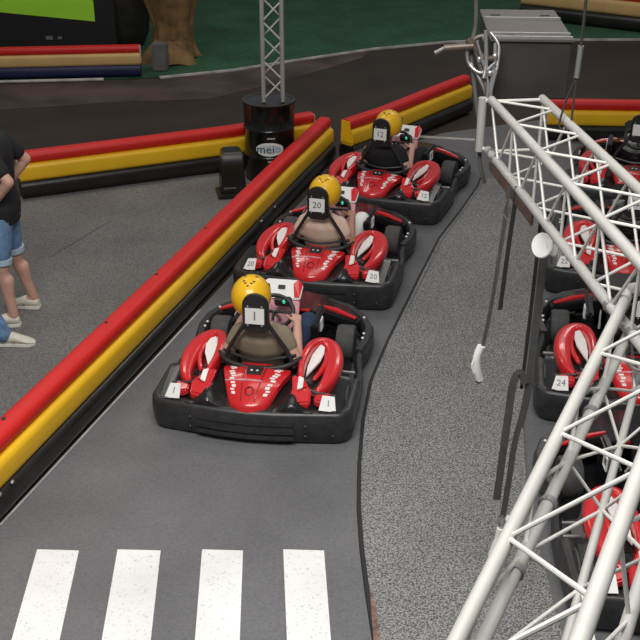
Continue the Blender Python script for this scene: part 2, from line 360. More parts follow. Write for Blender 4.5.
patch(lg, oval, 0.2575); lg.m = 1
patch(lg, [(x*0.86, 0.385+(y-0.385)*0.62) for x, y in oval], 0.2585)
lg.m = 2; t2 = MB().text('mei', 0.13, Matrix.Translation((-0.040, 0.385, 0)), 0.0)
lg.add([onwall(p.x, p.y, 0.2600) for p in t2.v], t2.f)
lg.m = 3; t3 = MB().text('o', 0.125, Matrix.Translation((0.088, 0.388, 0)), 0.0)
lg.add([onwall(p.x, p.y, 0.2600) for p in t3.v], t3.f)
tag(lg.build('logo', [M['white'], M['logo'], M['logo_blue'], M['logo_light']], dr), 'pale oval logo with blue letters')
for z, u in ((0.500, 0.02), (0.245, 0.02)):
    s_ = MB(); s_.loft([[onwall(u+x, z+dz, 0.262) for x in (-0.04, -0.015, 0.015, 0.04)] for dz in (0, 0.018)], caps=False)
    s_ = MB(); s_.sheet([[onwall(u+x, z+dz, 0.262) for x in (-0.04, -0.015, 0.015, 0.04)] for dz in (0, 0.016)], 0.001); s_.build('white_label', M['white'], dr)
def prism_brace(a, b, r, m, parent, name='brace'): MB().tube([a, b], r, 8).build(name, m, parent)
dr.scale = (1, 1, DZ)
mast = empty('truss_mast', (-0.47, 10.84, 0.815), 0.06, label='upright white lattice truss mast standing on the black oil drum', cat='truss')
ms = 0.095
cs = [(-ms, -ms), (ms, -ms), (ms, ms), (-ms, ms)]
for x, y in cs: MB().tube([(x, y, 0), (x, y, 3.6)], 0.021, 12).build('chord', M['alu'], mast)
for q in range(4):
    a, c = cs[q], cs[(q+1) % 4]
    for i in range(18):
        z0 = 0.03+i*0.19; (p, w) = (a, c) if i % 2 == 0 else (c, a)
        prism_brace((*p, z0), (*w, z0+0.19), 0.009, M['alu2'], mast)
bx = empty('rubber_bollard', (-0.87, 10.36, 0.006), 0.2, label='black rubber bollard block standing against the left of the oil drum', cat='bollard')
MB().loft([[Vector((sx_*w, sy_*dd+oy, z)) for sx_, sy_ in ((-1, -1), (1, -1), (1, 1), (-1, 1))] for w, dd, oy, z in ((0.125, 0.12, 0, 0.03), (0.11, 0.11, 0, 0.30), (0.10, 0.09, 0.01, 0.42), (0.08, 0.06, 0.02, 0.45))]).build('body', M['bar_blk'], bx, bevel=0.012)
MB().box((-0.045, -0.05, 0.016), (0.24, 0.30, 0.032)).build('foot', M['bar_blk'], bx, bevel=0.008)
MB().box((-0.04, -0.12, 0.085), (0.12, 0.012, 0.014)).build('label_strip', M['block'], bx)

# ------------------------------------------------------------------ karts (local: rear at y=0, nose at y=1.83, x to the right)
def make_kart():
    k = empty('racing_kart')
    arc = lambda cx, cy, r, a0, a1, n=6: [(cx+r*math.cos(R(a0+(a1-a0)*i/n)), cy+r*math.sin(R(a0+(a1-a0)*i/n))) for i in range(n+1)]
    B = M['kblk2']; K = M['kblk']
    MB().poly([(-.5, .1, .06), (.5, .1, .06), (.52, .95, .06), (.40, 1.35, .06), (.25, 1.66, .06), (-.25, 1.66, .06), (-.40, 1.35, .06), (-.52, .95, .06)][::-1][::-1], 0.03).build('floor_tray', K, k)
    rear = [(-.648, .44)]+arc(-.535, .095, .115, 180, 262)+[(-.36, -.045), (-.18, -.072), (0, -.082), (.18, -.072), (.36, -.045)]+arc(.535, .095, .115, 278, 360)+[(.648, .44)]
    sec = [(-.10, .12), (-.10, .205), (-.085, .222), (-.03, .236), (-.008, .228), (.003, .21), (.008, .14), (.002, .06), (-.02, .014), (-.05, .014), (-.06, .12)]
    rb = MB().sweep([(x, y, 0) for x, y in rear], sec).build('rear_bumper', B, k, angle=50)
    pn = MB()
    for z, h in ((.165, .035), (.110, .045), (.06, .03)):
        pn.sweep([(x, y-.012, z) for x, y in ((-.33, -.047), (-.18, -.070), (0, -.080), (.18, -.070), (.30, -.054))], [(-.012, -h/2), (.006, -h/2), (.004, h/2), (-.012, h/2)])
    pn.build('bumper_panel', B, rb, bevel=.004)
    for x in (-.37, .37): MB().ell((x, -.018, .232), (.04, .018, .012)).build('bumper_hole', M['mark'], rb)
    for x, y, z in ((-.645, .10, .19), (-.60, .02, .07), (-.37, -.052, .15), (-.37, -.052, .08), (.37, -.052, .15), (.37, -.052, .08), (.54, -.022, .08), (.60, .02, .18)):
        MB().ell((x, y-.004, z), (.009, .009, .009), nu=8, nv=6).build('bolt', M['rim'], rb)
    for s in (-1, 1):
        MB().sweep([(s*.648, .43, 0), (s*.640, .62, 0), (s*.605, .82, 0), (s*.600, .95, 0)], [(s*-.05, .05), (s*-.05, .15), (s*-.03, .175), (s*-.005, .165), (s*.004, .11), (0, .045)]).build('side_bumper', B, k, angle=50)
        for y, z in ((.30, .17), (.55, .15), (.68, .14)):
            MB().tube([(s*.50, y, z), (s*.62, y, z)], .012, 8).build('bumper_stay', M['steel'], k)
    fp = [(-.602, .93), (-.625, 1.05), (-.64, 1.18), (-.625, 1.32), (-.56, 1.48), (-.43, 1.63), (-.24, 1.73), (0, 1.765)]
    fp = fp+[(-x, y) for x, y in fp[-2::-1]]
    fb = MB().sweep([(x, y, 0) for x, y in fp][::-1], [(-.075, .06), (-.075, .155), (-.055, .185), (-.012, .185), (.003, .16), (.006, .09), (-.005, .045)]).build('front_bumper', B, k, angle=50)
    for s in (-1, 1):
        for x, y in ((.575, 1.10), (.575, 1.17), (.545, 1.42)): MB().ell((s*x, y, .188), (.011, .011, .009), nu=8, nv=6).build('bolt', M['white'], fb)
    # rear deck
    def dz(x, y):
        t = min(max((y+.02)/.34, 0), 1); ax = abs(x)
        return .222+.075*t+.068*math.exp(-((ax-.27)/.07)**2)*math.sin(PI*min(1, t*1.1+.12))-.03*math.exp(-((ax-.43)/.05)**2)*math.sin(PI*t)+.012*math.exp(-((ax-.52)/.05)**2)
    G = []
    for i in range(15):
        y = .01+.33*i/14
        G.append([(x, y-.065*(1-min(1, (abs(x)/.6)**2))*(1-i/14), dz(x, y)) for x in [-.585+1.17*j/48 for j in range(49)]])
    ec = MB().sheet(G, .05).build('engine_cover', K, k, angle=60)
    def tz(x, t): return .248+.125*t**.9+.035*math.sin(PI*t)*1.0-.9*x*x
    def tw(t): return .112+.105*min(1, t*1.15)**.8
    def tp(u, t): w = tw(t); x = u*w; return Vector((x, -.075+.36*t+.022*u*u*(1-t)*2, tz(x, t)+.012))
    tf = MB().sheet([[tp(-1+2*j/16, i/16) for j in range(17)] for i in range(17)], .04).build('tail_fairing', M['kred'], k, angle=60)
    def lay(name, u0, u1, t0, t1, m, parent, h=.003, n=6):
        MB().sheet([[tp(u0+(u1-u0)*j/n, t0+(t1-t0)*i/n)+Vector((0, 0, h)) for j in range(n+1)] for i in range(n+1)], .004).build(name, m, parent, angle=60)
    for s in (-1, 1):   # illegible white lettering along both edges
        let = MB(); t = .20; q = 0
        while t < .95:
            dt = (.045, .03, .052, .038)[q % 4]
            u = s*(.70+.04*math.sin(q*2.1)); w = .085
            let.sheet([[tp(u-w+2*w*j/3, t+dt*i/2)+Vector((0, 0, .003)) for j in range(4)] for i in range(3)], .003)
            t += dt+.026+(.03 if q % 4 == 3 else 0); q += 1
        let.build('lettering', M['white'], tf)
    lay('emblem', -.25, .25, .62, .84, M['mark'], tf)
    eb = MB()
    for s in (-1, 1): eb.ell(tp(s*.09, .72)+Vector((0, 0, .006)), (.009, .009, .004), nu=8, nv=6)
    eb.build('emblem_mark', M['white'], tf)
    for u in (-.33, .33): lay('groove', u-.022, u+.022, .10, 1, M['kdred'], tf, .002)
    lay('white_stripe', -1.0, .36, .47, .50, M['pink'], tf, .0035)
    MB().tube([tp(.17*math.cos(a), .27+.07*math.sin(a))+Vector((0, 0, .004)) for a in [2*PI*j/16 for j in range(16)]], .0045, 6, True).build('round_badge', M['kdred'], tf)
    for s in (-1, 1):
        pts = [(.245, .185, .385), (.325, .165, .372), (.385, .075, .335), (.385, .015, .285), (.225, -.005, .272), (.262, .09, .335)]
        rf = MB().poly([(s*x, y, z) for x, y, z in pts][::s], .05).build('rear_fairing', M['kred'], k, bevel=.01)
        MB().poly([(s*x, y, z) for x, y, z in ((.292, .160, .389), (.326, .148, .384), (.330, .080, .354), (.296, .070, .345))][::s], .012).build('white_panel', M['white'], rf, bevel=.003)
        # side pod: a red horseshoe round a dark hollow with a white blade
        hp = [(.335, .10, .300), (.298, .19, .328), (.282, .34, .352), (.292, .50, .362), (.322, .615, .352), (.375, .655, .342), (.430, .61, .335), (.468, .50, .325), (.478, .37, .315), (.468, .25, .30), (.445, .165, .285), (.42, .12, .27)]
        hp = smooth_path([(s*x, y, z) for x, y, z in hp], 4); n = len(hp)
        es = [(math.copysign(abs(math.cos(2*PI*j/20))**.6, math.cos(2*PI*j/20)), math.copysign(abs(math.sin(2*PI*j/20))**.6, math.sin(2*PI*j/20))) for j in range(20)]
        scl = [((.020+.020*math.sin(PI*min(1, i/(n-1)*1.0))**2+.024*max(0, math.sin(PI*min(1, max(0, (i/(n-1)-.42)/.58))))), .055) for i in range(n)]
        pod = MB().sweep(hp, es, scales=scl).build('side_pod', M['kred'], k, angle=80)
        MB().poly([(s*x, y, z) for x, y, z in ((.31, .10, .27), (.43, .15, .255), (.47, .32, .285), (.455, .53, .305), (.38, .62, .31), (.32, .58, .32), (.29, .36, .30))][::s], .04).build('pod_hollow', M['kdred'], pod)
        MB().poly([(s*x, y, z) for x, y, z in ((.355, .625, .376), (.390, .575, .382), (.398, .49, .378), (.385, .41, .366), (.345, .315, .346), (.320, .26, .335), (.312, .35, .35), (.322, .48, .370))][::s], .02).build('white_blade', M['white'], pod, bevel=.004)
        MB().tube(smooth_path([(s*.405, .55, .355), (s*.418, .45, .35), (s*.405, .34, .33), (s*.37, .25, .31)], 5), [.012]+[.016]*14+[.010], 8).build('pod_rib', M['kred'], pod)
        MB().tube([(s*.33, .125, .325), (s*.40, .10, .31), (s*.53, .14, .27)], .011, 8).build('pod_bracket', M['rim'], pod)
        MB().poly([(s*x, y, z) for x, y, z in ((.405, .115, .305), (.50, .135, .295), (.505, .06, .285), (.47, .03, .28), (.405, .045, .29))][::s], .05).build('pod_tail', M['kred'], pod, bevel=.01)
        # wheels
        for nm_, x, y, r, w in (('rear_wheel', .50, .27, .135, .19), ('front_wheel', .455, 1.12, .128, .125)):
            rot = Matrix.Rotation(R(90), 3, 'Y'); h = w/2
            wh = MB().lathe([(r*.55, -h), (r*.93, -h), (r, -h*.75), (r, h*.75), (r*.93, h), (r*.55, h)], 28, (s*x, y, r+.004), rot).build(nm_, M['tyre'], k, angle=50)
            MB().lathe([(.02, -h*.9), (r*.57, -h*.9), (r*.57, h*.9), (.02, h*.9)], 20, (s*x, y, r+.004), rot).build('rim', M['rim'], wh)
        # nose wings with a red edge
        MB().poly([(s*x, y, z) for x, y, z in ((.20, 1.30, .30), (.50, 1.26, .235), (.53, 1.34, .225), (.42, 1.55, .21), (.22, 1.60, .24))][::s], .09).build('nose_wing', K, k, bevel=.02)
        MB().tube([(s*.22, 1.325, .312), (s*.36, 1.31, .285), (s*.50, 1.275, .25)], [.010, .020, .012], 8).build('red_stripe', M['kred'], k)
        sh = MB().box((s*.275, .98, .26), (.05, .36, .30)).build('side_shield', K, k, bevel=.015)
        e = MB(); e.tube([(s*.302, .93, .31), (s*.302, 1.00, .31), (s*.302, 1.00, .385), (s*.302, .93, .385)], .007, 6, True)
        e.build('shield_mark', M['white'], sh)
    ns = MB().sheet([[(x, y, .33-.22*(y-1.25)-.5*x*x) for x in [-.24+.48*j/8 for j in range(9)]] for y in [1.22+.5*i/6 for i in range(7)]], .12).build('nose_cone', K, k, bevel=.01)
    # dash
    da = MB().poly([(-.15, 1.07, .47), (.13, 1.07, .47), (.14, 1.16, .54), (.10, 1.20, .56), (-.12, 1.20, .56), (-.16, 1.16, .54)], .02, (0, -.6, .8)).build('front_panel', M['white'], k, bevel=.006)
    MB().poly([(.09, 1.075, .482), (.125, 1.075, .482), (.137, 1.16, .548), (.10, 1.195, .566), (.07, 1.16, .548)], .006, (0, -.6, .8)).build('pink_sticker', M['kred'], da)
    MB().box((-0.01, 1.135, .528), (.05, .03, .006), Matrix.Rotation(R(37), 3, 'X')).build('black_sticker', M['mark'], da)
    lo = MB().poly([(-.14, .97, .28), (.13, .97, .28), (.13, 1.065, .462), (-.15, 1.065, .462)], .03, (0, -.8, .55)).build('lower_panel', M['pink'], k, bevel=.006)
    ds = MB().box((0.03, .985, .49), (.12, .05, .07), Matrix.Rotation(R(35), 3, 'X')).build('display', K, k, bevel=.008)
    MB().ell((0.04, .960, .500), (.017, .010, .015), nu=10, nv=8).build('display_light', M['screen'], ds)
    st = MB(); c = Vector((0, .80, .50)); rt = Matrix.Rotation(R(50), 3, 'X')
    st.tube([c+rt @ Vector((.135*math.cos(a), .115*math.sin(a), 0)) for a in [2*PI*j/28 for j in range(28)]], .014, 10, True)
    for a in (0, 180, 270): st.tube([c, c+rt @ Vector((.13*math.cos(R(a)), .11*math.sin(R(a)), 0))], .010, 6)
    sw = st.build('steering_wheel', M['mark'], k)
    MB().tube([c, (0, 1.25, .16)], .014, 8).build('steering_column', M['steel'], k)
    # seat, roll frame, headrest
    seat = []
    for y, z, w, dp in ((.98, .16, .15, .03), (.80, .12, .17, .06), (.62, .10, .18, .10), (.50, .12, .19, .12), (.41, .24, .20, .10), (.365, .38, .20, .08), (.345, .48, .17, .05)):
        seat.append([Vector((w*u, y+(.05*u*u if z > .2 else 0), z+dp*u*u)) for u in [-1+2*j/10 for j in range(11)]])
    MB().sheet(seat, .025).build('seat', K, k, angle=60)
    fr = MB()
    for s in (-1, 1): fr.tube(smooth_path([(s*.235, .30, .36), (s*.19, .305, .47), (s*.115, .29, .60), (s*.072, .285, .68), (s*.065, .285, .80)], 5), .014, 10)
    fr.build('roll_frame', M['mark'], k)
    MB().tube(smooth_path([(-.27, .36, .40), (-.20, .28, .385), (-.09, .25, .37), (.0, .243, .37), (.09, .25, .37), (.20, .28, .385), (.27, .36, .40)], 4), .018, 10).build('seat_hoop', M['mark'], k)
    MB().tube(smooth_path([(-.24, .345, .43), (0, .268, .41), (.24, .345, .43)], 8), .010, 8).build('seat_hoop', M['kblk2'], k)
    hd = []
    for i in range(17):
        a = PI*i/16; hd.append((.083*math.cos(a), .81+.075*math.sin(a)))
    hd += [(-.085, .64), (-.07, .615), (.07, .615), (.085, .64)]
    hp_ = MB(); hp_.poly([(x, .245-.06*(z-.7), z) for x, z in hd], .05, (0, -1, -.06)).build('headrest', M['mark'], k, bevel=.012)
    # engine, pedals
    en = MB().box((.30, .33, .20), (.12, .24, .22))
    en.build('engine', M['rim'], k, bevel=.01)
    MB().box((-.31, .34, .19), (.13, .22, .20)).build('fuel_tank', K, k, bevel=.02)
    pd = MB(); pd.tube([(-.16, 1.20, .10), (-.16, 1.24, .30), (.16, 1.24, .30), (.16, 1.20, .10)], .010, 8); pd.tube([(-.10, 1.22, .10), (0, 1.24, .26), (.10, 1.22, .10)], .010, 8)
    pd.build('pedal_frame', M['white'], k)
    MB().tube([(-.18, 1.19, .33), (.18, 1.19, .33)], .012, 8).build('red_crossbar', M['kred'], k)
    return k
def number_plates(k, num):
    hr = [c for c in kids(k) if c.name.startswith('headrest')][0]
    mb = MB(); mb.box((0, 0, 0), (.122, .105, .006)); mb.m = 1
    mb.text(num, .085 if len(num) < 2 else .072, Matrix.Translation((0, 0, .004)))
    for x in (-.045, .045):
        for y in (-.064, .064): mb.m = 2; mb.ell((x, y, 0), (.007, .007, .005), nu=8, nv=6)
    # up vector of the plate leans back a little; faces the rear (-y)
    mt = Matrix.Translation((0, .232, .745)) @ Matrix.Rotation(R(90-4), 4, 'X')
    mb.v = [mt @ v for v in mb.v]
    mb.build('number_plate', [M['white'], M['grey_print'], M['steel']], hr)
    for s in (-1, 1):
        mb = MB(); mb.poly([(-.055, -.05, .003), (.055, -.05, .003), (.042, .05, .003), (-.035, .05, .003)], .006); mb.m = 1
        mb.text(num, .06, Matrix.Translation((0.004, 0, .004)))
        mt = Matrix.Translation((s*.495, .035, .275)) @ Matrix.Rotation(R(s*14), 4, 'Z') @ Matrix.Rotation(R(s*10), 4, 'Y') @ Matrix.Rotation(R(42), 4, 'X')
        mb.v = [mt @ v for v in mb.v]
        mb.build('corner_plate', [M['white'], M['grey_print']], k)

proto = make_kart()
KARTS = [  # x, y of the rear centre, heading, number, label
    (-.447, 5.905, 9.5, '1', 'red and black kart numbered 1, nearest of the three with helmeted drivers'),
    (-.080, 7.83, 14, '20', 'red and black kart numbered 20, middle of the three with helmeted drivers'),
    (.475, 9.66, 21, '12', 'red and black kart with a driver in black, farthest of the three driven'),
    (2.03, 6.00, 9, '24', 'empty red and black kart with corner plate 24 in the right hand row'),
    (2.42, 7.88, 14, '22', 'empty red and black kart directly ahead of kart 24, seen through the truss'),
    (2.93, 9.78, 17, '', 'empty red and black kart at the head of the row on the right'),
    (1.89, 4.15, 0.5, '', 'empty red and black kart at the lower right, directly behind kart 24')]
karts = []
for i, (x, y, h, num, lab) in enumerate(KARTS):
    k = proto if i == 0 else copy_tree(proto)
    k.location = (x, y, 0.005); k.rotation_euler = (0, 0, -R(h))
    tag(k, lab, 'kart', 'red and black racing karts'); karts.append(k)
for k, K_ in zip(karts, KARTS): number_plates(k, K_[3] or ' ')
for k in karts[3:]:      # the empty karts have black dashboards
    for c in kids(k):
        if c.name.startswith(('front_panel', 'lower_panel')):
            c.material_slots[0].link = 'OBJECT'; c.material_slots[0].material = M['kblk']

# ------------------------------------------------------------------ people
def hand(mb, wrist, d, up, side, k=1.0, curl=0.9):
    """palm and five fingers; d: direction of the palm, up: back of the hand, side: towards the thumb"""
    w = Vector(wrist); d = Vector(d).normalized(); up = Vector(up); up = (up-d*up.dot(d)).normalized(); th = d.cross(up)*side
    for q in (-.024, -.008, .008, .024): mb.capsule(w+th*q*.6*k, w+d*.075*k+th*q*k, .013*k, .0125*k, 8)
    for q, L in ((.028, .068), (.010, .078), (-.009, .072), (-.026, .055)):
        p = w+d*.078*k+th*q*k; a = 0.25*curl; r = .0092*k
        for j, l in enumerate((.45, .32, .26)):
            a += .55*curl; dd = d*math.cos(a)-up*math.sin(a); p2 = p+dd*L*l*k
            mb.capsule(p, p2, r, r*.9, 8); p = p2; r *= .9
    p = w+d*.025*k+th*.026*k; dd = (d*.65+th*.7-up*.25*curl).normalized()
    for L, r in ((.034, .0125), (.028, .011), (.022, .0095)):
        p2 = p+dd*L*k; mb.capsule(p, p2, r*k, r*.9*k, 8); p = p2; dd = (dd-th*.35*curl+d*.15).normalized()
def head(mb, c, fwd, k=1.0):
    c = Vector(c); f = Vector(fwd).normalized(); s = f.cross(Vector((0, 0, 1))).normalized()
    rot = Matrix((s, f, Vector((0, 0, 1)))).transposed()
    g = lambda x, y, z: c+rot @ (Vector((x, y, z))*k)
    mb.ell(c, (.076*k, .096*k, .112*k), rot); mb.ell(g(0, .030, -.055), (.055*k, .062*k, .062*k), rot)
    mb.capsule(g(0, .092, .012), g(0, .112, -.022), .009*k, .014*k, 8)      # nose
    mb.capsule(g(-.02, .093, -.058), g(.02, .093, -.058), .008*k, .008*k, 8)  # lips
    mb.capsule(g(-.045, .080, .022), g(.045, .080, .022), .011*k, .011*k, 8)  # brow
    for e in (-1, 1): mb.ell(g(e*.078, -.005, -.005), (.012*k, .022*k, .034*k), rot)
    return g, rot
# --- seated driver (local kart coordinates)
DP = dict(pel=(0, .54, .19), waist=(0, .47, .33), chest=(0, .415, .49), neck=(0, .415, .63), head=(0, .435, .775))
def limb_pts(s): return dict(sh=(s*.138, .42, .53), el=(s*.238, .375, .375), wr=(s*.190, .665, .495), hip=(s*.085, .56, .19), kn=(s*.215, .93, .375), an=(s*.15, 1.16, .12), toe=(s*.15, 1.24, .15))
def trunk(mb, g=0.0):
    pts = [((0, .545, .155), .155, .105), ((0, .525, .22), .165, .115), ((0, .48, .32), .155, .105), ((0, .435, .43), .165, .112), ((0, .415, .52), .168, .105), ((0, .415, .575), .135, .085), ((0, .415, .605), .075, .06)]
    mb.loft([[Vector(c)+Vector(((a+g)*math.cos(2*PI*j/20), (b_+g)*math.sin(2*PI*j/20), 0)) for j in range(20)] for c, a, b_ in pts])
bd_ = MB(); trunk(bd_)
sh_ = MB(); trunk(sh_, .014); tr_ = MB(); tr_.loft([[Vector((0, .545, z))+Vector(((.165+q)*math.cos(2*PI*j/18), (.115+q)*math.sin(2*PI*j/18), 0)) for j in range(18)] for z, q in ((.135, 0), (.15, .012), (.26, .006))])
for s in (-1, 1):
    p = limb_pts(s)
    bd_.capsule(p['sh'], p['el'], .052, .042); bd_.capsule(p['el'], p['wr'], .043, .027)
    hand(bd_, p['wr'], (-.25*s, .9, .25), (.35*s, -.2, .9), -s)
    bd_.capsule(p['hip'], p['kn'], .078, .056); bd_.capsule(p['kn'], p['an'], .055, .036); bd_.capsule(p['an'], p['toe'], .034, .03)
    e = Vector(p['sh']).lerp(Vector(p['el']), .42)
    sh_.capsule(p['sh'], e, .066, .060)
    tr_.capsule(p['hip'], p['kn'], .096, .072); tr_.capsule(p['kn'], p['an'], .071, .052)
def body_with_head(hx):
    b2 = MB(); b2.v = list(bd_.v); b2.f = list(bd_.f); b2.mi = list(bd_.mi)
    b2.capsule((0, .415, .57), (hx*.8, .425, .70), .052, .05); head(b2, (hx, DP['head'][1], DP['head'][2]), (0, 1, 0), .98)
    return remesh(b2, 'driver_body', [M['skin']], .0065, 3)
body_left, body_mid = body_with_head(-.065), body_with_head(.018)
shirt_me = remesh(sh_, 'driver_shirt', [M['olive']], .012, 6)
trou_me = remesh(tr_, 'driver_trousers', [M['jeans']], .012, 5)
def shoe_mesh(L=.27, nm_='shoe'):
    mb = MB(); rings = []
    for t, w, h in ((0, .022, .05), (.03, .034, .085), (.2, .039, .105), (.4, .041, .105), (.6, .044, .080), (.8, .046, .056), (.93, .034, .042), (1, .012, .03)):
        rings.append([Vector((w*math.cos(a), -.06*L/.27+t*L, .018+max(0, h-.018)*(.5+.5*math.sin(a)) if True else 0)) for a in [2*PI*j/14 for j in range(14)]])
    mb.loft(rings); mb.m = 1
    out = []
    for t, w in ((0, .022), (.04, .036), (.25, .038), (.5, .039), (.7, .047), (.88, .043), (.97, .026), (1.015, .010)): out.append((w, -.064*L/.27+t*L))
    mb.poly([(x, y, .024) for x, y in out]+[(-x, y, .024) for x, y in out[::-1]], .023); mb.m = 2
    for s in (-1, 1): mb.poly([(s*.0415, .05, .034), (s*.0405, .09, .050), (s*.039, .075, .066), (s*.0385, .035, .045)], .004, (s, 0, 0))
    return mb
shoe_me = shoe_mesh().mesh('shoe', [M['shoe'], M['sole'], M['shoe_mark']], bevel=.004)
# helmet: open-faced yellow shell with a dark visor and vents in the crown
hm = MB(); hc = Vector(DP['head'])+Vector((0, -.004, .014)); rings = []
for i in range(15):
    a = PI*(.005+.70*i/14); rr = (.128*math.sin(a), .150*math.sin(a), .136*math.cos(a))
    rings.append([hc+Vector((rr[0]*math.cos(t), min(rr[1]*math.sin(t), 0.105 if i > 5 else 9), rr[2]))for t in [2*PI*j/36 for j in range(36)]])
hm.loft(rings)
helmet_me = hm.mesh('helmet', [M['helmet']])
vm = MB(); vm.loft([[hc+Vector((.108*math.cos(t)*k_, .118*math.sin(t)*k_ if False else .098+.028*math.sin(t)*k_, z)) for t in [PI*j/14 for j in range(15)]]+[hc+Vector((.09*math.cos(t), .092, z)) for t in [PI-PI*j/14 for j in range(15)]] for z, k_ in ((-.045, .95), (.0, 1), (.045, .95))])
visor_me = vm.mesh('visor', [M['visor']])
vent_pos = [hc+Vector((x, y, z-.006)) for x, y, z in ((-.035, .01, .134), (.035, .01, .134), (-.030, -.048, .127), (.030, -.048, .127), (0, -.085, .112), (-.018, -.066, .122), (.018, -.066, .122))]
vent_me = MB().ell((0, 0, 0), (.012, .008, .007), nu=8, nv=6).mesh('vent', [M['mark']])
def driver(kart, label, shirt, trousers, skin, left=False):
    r = link('person', body_left if left else body_mid, None, skin); r.location = kart.location; r.rotation_euler = kart.rotation_euler
    tag(r, label, 'person', 'kart drivers in yellow helmets')
    link('shirt', shirt_me, r, shirt); link('trousers', trou_me, r, trousers)
    h = link('helmet', helmet_me, r); h.location = (-.065 if left else .018, 0, 0); link('visor', visor_me, h); [setattr(link('vent', vent_me, h), 'location', p) for p in vent_pos]
    for s in (-1, 1):
        so = link('shoe', shoe_me, r); so.location = (s*.15, 1.15, .075); so.rotation_euler = (R(22), 0, 0); so.scale = (.9, .85, .9)
driver(karts[0], 'person in olive shirt and yellow helmet driving the nearest kart', M['olive'], M['jeans'], M['skin'], True)
driver(karts[1], 'person in beige shirt and yellow helmet with white trousers, driving kart 20', M['beige'], M['white'], M['skin2'])
driver(karts[2], 'person in black shirt and yellow helmet driving the farthest driven kart', M['black_cloth'], M['black_cloth'], M['skin'])
# --- standing people (local: facing +y, origin between the feet)
def stander(name, loc, rz, label, shorts, top, bottoms, skin, feet):
    b_ = MB(); s_ = MB(); t_ = MB(); hem = MB()
    T = [((0, 0, .80), .165, .115), ((0, -.01, .93), .170, .122), ((0, 0, 1.05), .148, .105), ((0, 0, 1.20), .165, .115), ((0, -.01, 1.33), .178, .112), ((0, -.01, 1.41), .150, .085), ((0, 0, 1.455), .07, .06)]
    def tk(mb, g, lo=0): mb.loft([[Vector(c)+Vector(((a+g)*math.cos(2*PI*j/22), (q+g)*math.sin(2*PI*j/22), 0)) for j in range(22)] for c, a, q in T[lo:]])
    tk(b_, 0); tk(s_, .022); b_.capsule((0, 0, 1.42), (0, .015, 1.53), .055, .052); g, rot = head(b_, (0, .03, 1.635), (0, 1, 0))
    t_.loft([[Vector((0, -.01, z))+Vector(((.172+q)*math.cos(2*PI*j/20), (.122+q)*math.sin(2*PI*j/20), 0)) for j in range(20)] for z, q in ((.80, 0), (.86, .014), (.98, .008))])
    for s, (fx, fy) in zip((-1, 1), feet):
        hip = Vector((s*.085, 0, .86)); an = Vector((fx, fy-.02, .09)); kn = hip.lerp(an, .52)+Vector((0, .035, 0)); 
        b_.capsule(hip, kn, .088, .060); b_.capsule(kn, an, .052, .037); b_.capsule(kn.lerp(an, .25)+Vector((0, -.018, 0)), kn.lerp(an, .55)+Vector((0, -.006, 0)), .054, .042)
        b_.capsule(an, (fx, fy+.10, .05), .036, .028)
        sh = Vector((s*.185, -.01, 1.37)); el = Vector((s*.255, -.165, 1.19)); wr = Vector((s*.20, .0, .985))
        b_.capsule(sh, el, .05, .040); b_.capsule(el, wr, .041, .027); hand(b_, wr, (-.1*s, .45, -.85), (s, .1, .1), -s, 1.05, .6)
        s_.capsule(sh, sh.lerp(el, .62), .074, .068)
        if shorts:
            e = hip.lerp(kn, .68); t_.capsule(hip, e, .112, .082); d_ = (e-hip).normalized()
            hem.tube([e+d_*.045, e+d_*.065, e+d_*.085], [.084, .083, .081], 18)
        else: t_.capsule(hip, kn, .108, .078); t_.capsule(kn, an, .077, .066)
    r = link(name, remesh(b_, name, [skin], .008, 3)); r.location = loc; r.rotation_euler = (0, 0, rz); tag(r, label, 'person')
    link('shirt', remesh(s_, 'shirt', [top], .013, 6), r)
    link('shorts' if shorts else 'jeans', remesh(t_, 'bottoms', [bottoms], .013, 5), r)
    if shorts: hem.build('shorts_hem', M['denim_hem'], r)
    hr = MB(); hr.ell(g(0, -.018, .038), (.088, .098, .092), rot); link('hair', remesh(hr, 'hair', [M['hair']], .012), r)
    for e in (-1, 1):
        MB().ell(g(e*.032, .090, .004), (.012, .007, .007), rot, 8, 6).build('eye', M['eye'], r)
    for s, (fx, fy) in zip((-1, 1), feet):
        o = link('shoe', shoe_me, r); o.location = (fx, fy, 0); o.rotation_euler = (0, 0, -s*.12)
    return r
stander('person', (-2.36, 7.60, .006), R(90), 'person in black shirt and blue denim shorts standing with bent elbow', True, M['black_cloth'], M['denim'], M['skin'], [(-.15, -.02), (.16, -.10)])
stander('person', (-2.74, 7.16, .006), R(-82), 'person in blue jeans at the left edge, only one white shoe showing', False, M['denim'], M['denim'], M['skin'], [(-.10, .02), (.08, .43)])

# ------------------------------------------------------------------ overhead truss
CH = .0205
def zig(root, a0, a1, b0, b1, n, r=.0062, straight=False, ph=0):
    a0, a1, b0, b1 = map(Vector, (a0, a1, b0, b1))
    for i in range(n):
        p, q = a0.lerp(a1, i/n), b0.lerp(b1, (i+1)/n)
        if (i+ph) % 2: p, q = b0.lerp(b1, i/n), a0.lerp(a1, (i+1)/n)
        prism_brace(p, q, r, M['alu2'], root)
        if straight and i % 2 == 0 and i > 0: prism_brace(a0.lerp(a1, i/n), b0.lerp(b1, i/n), r, M['alu2'], root)
def chord(root, a, b, r=CH, name='chord', m='alu'): return MB().tube([a, b], r, 16).build(name, M[m], root)
t1 = empty('lighting_truss', (0.82, 5.16, 2.4), label='upper silver box truss running from the grey metal box to the corner joint', cat='truss')
o1 = t1.location
dx1 = Vector((.112, -1, 0)).normalized(); e1 = Vector((1, .112, 0)).normalized(); S1 = .248; L1 = 2.12
def q1(a, sd, dn): return dx1*a+e1*sd*S1-Vector((0, 0, dn*S1))
for sd, dn in ((0, 0), (1, 0), (0, 1), (1, 1)): chord(t1, q1(0, sd, dn), q1(L1, sd, dn))
N1 = 11
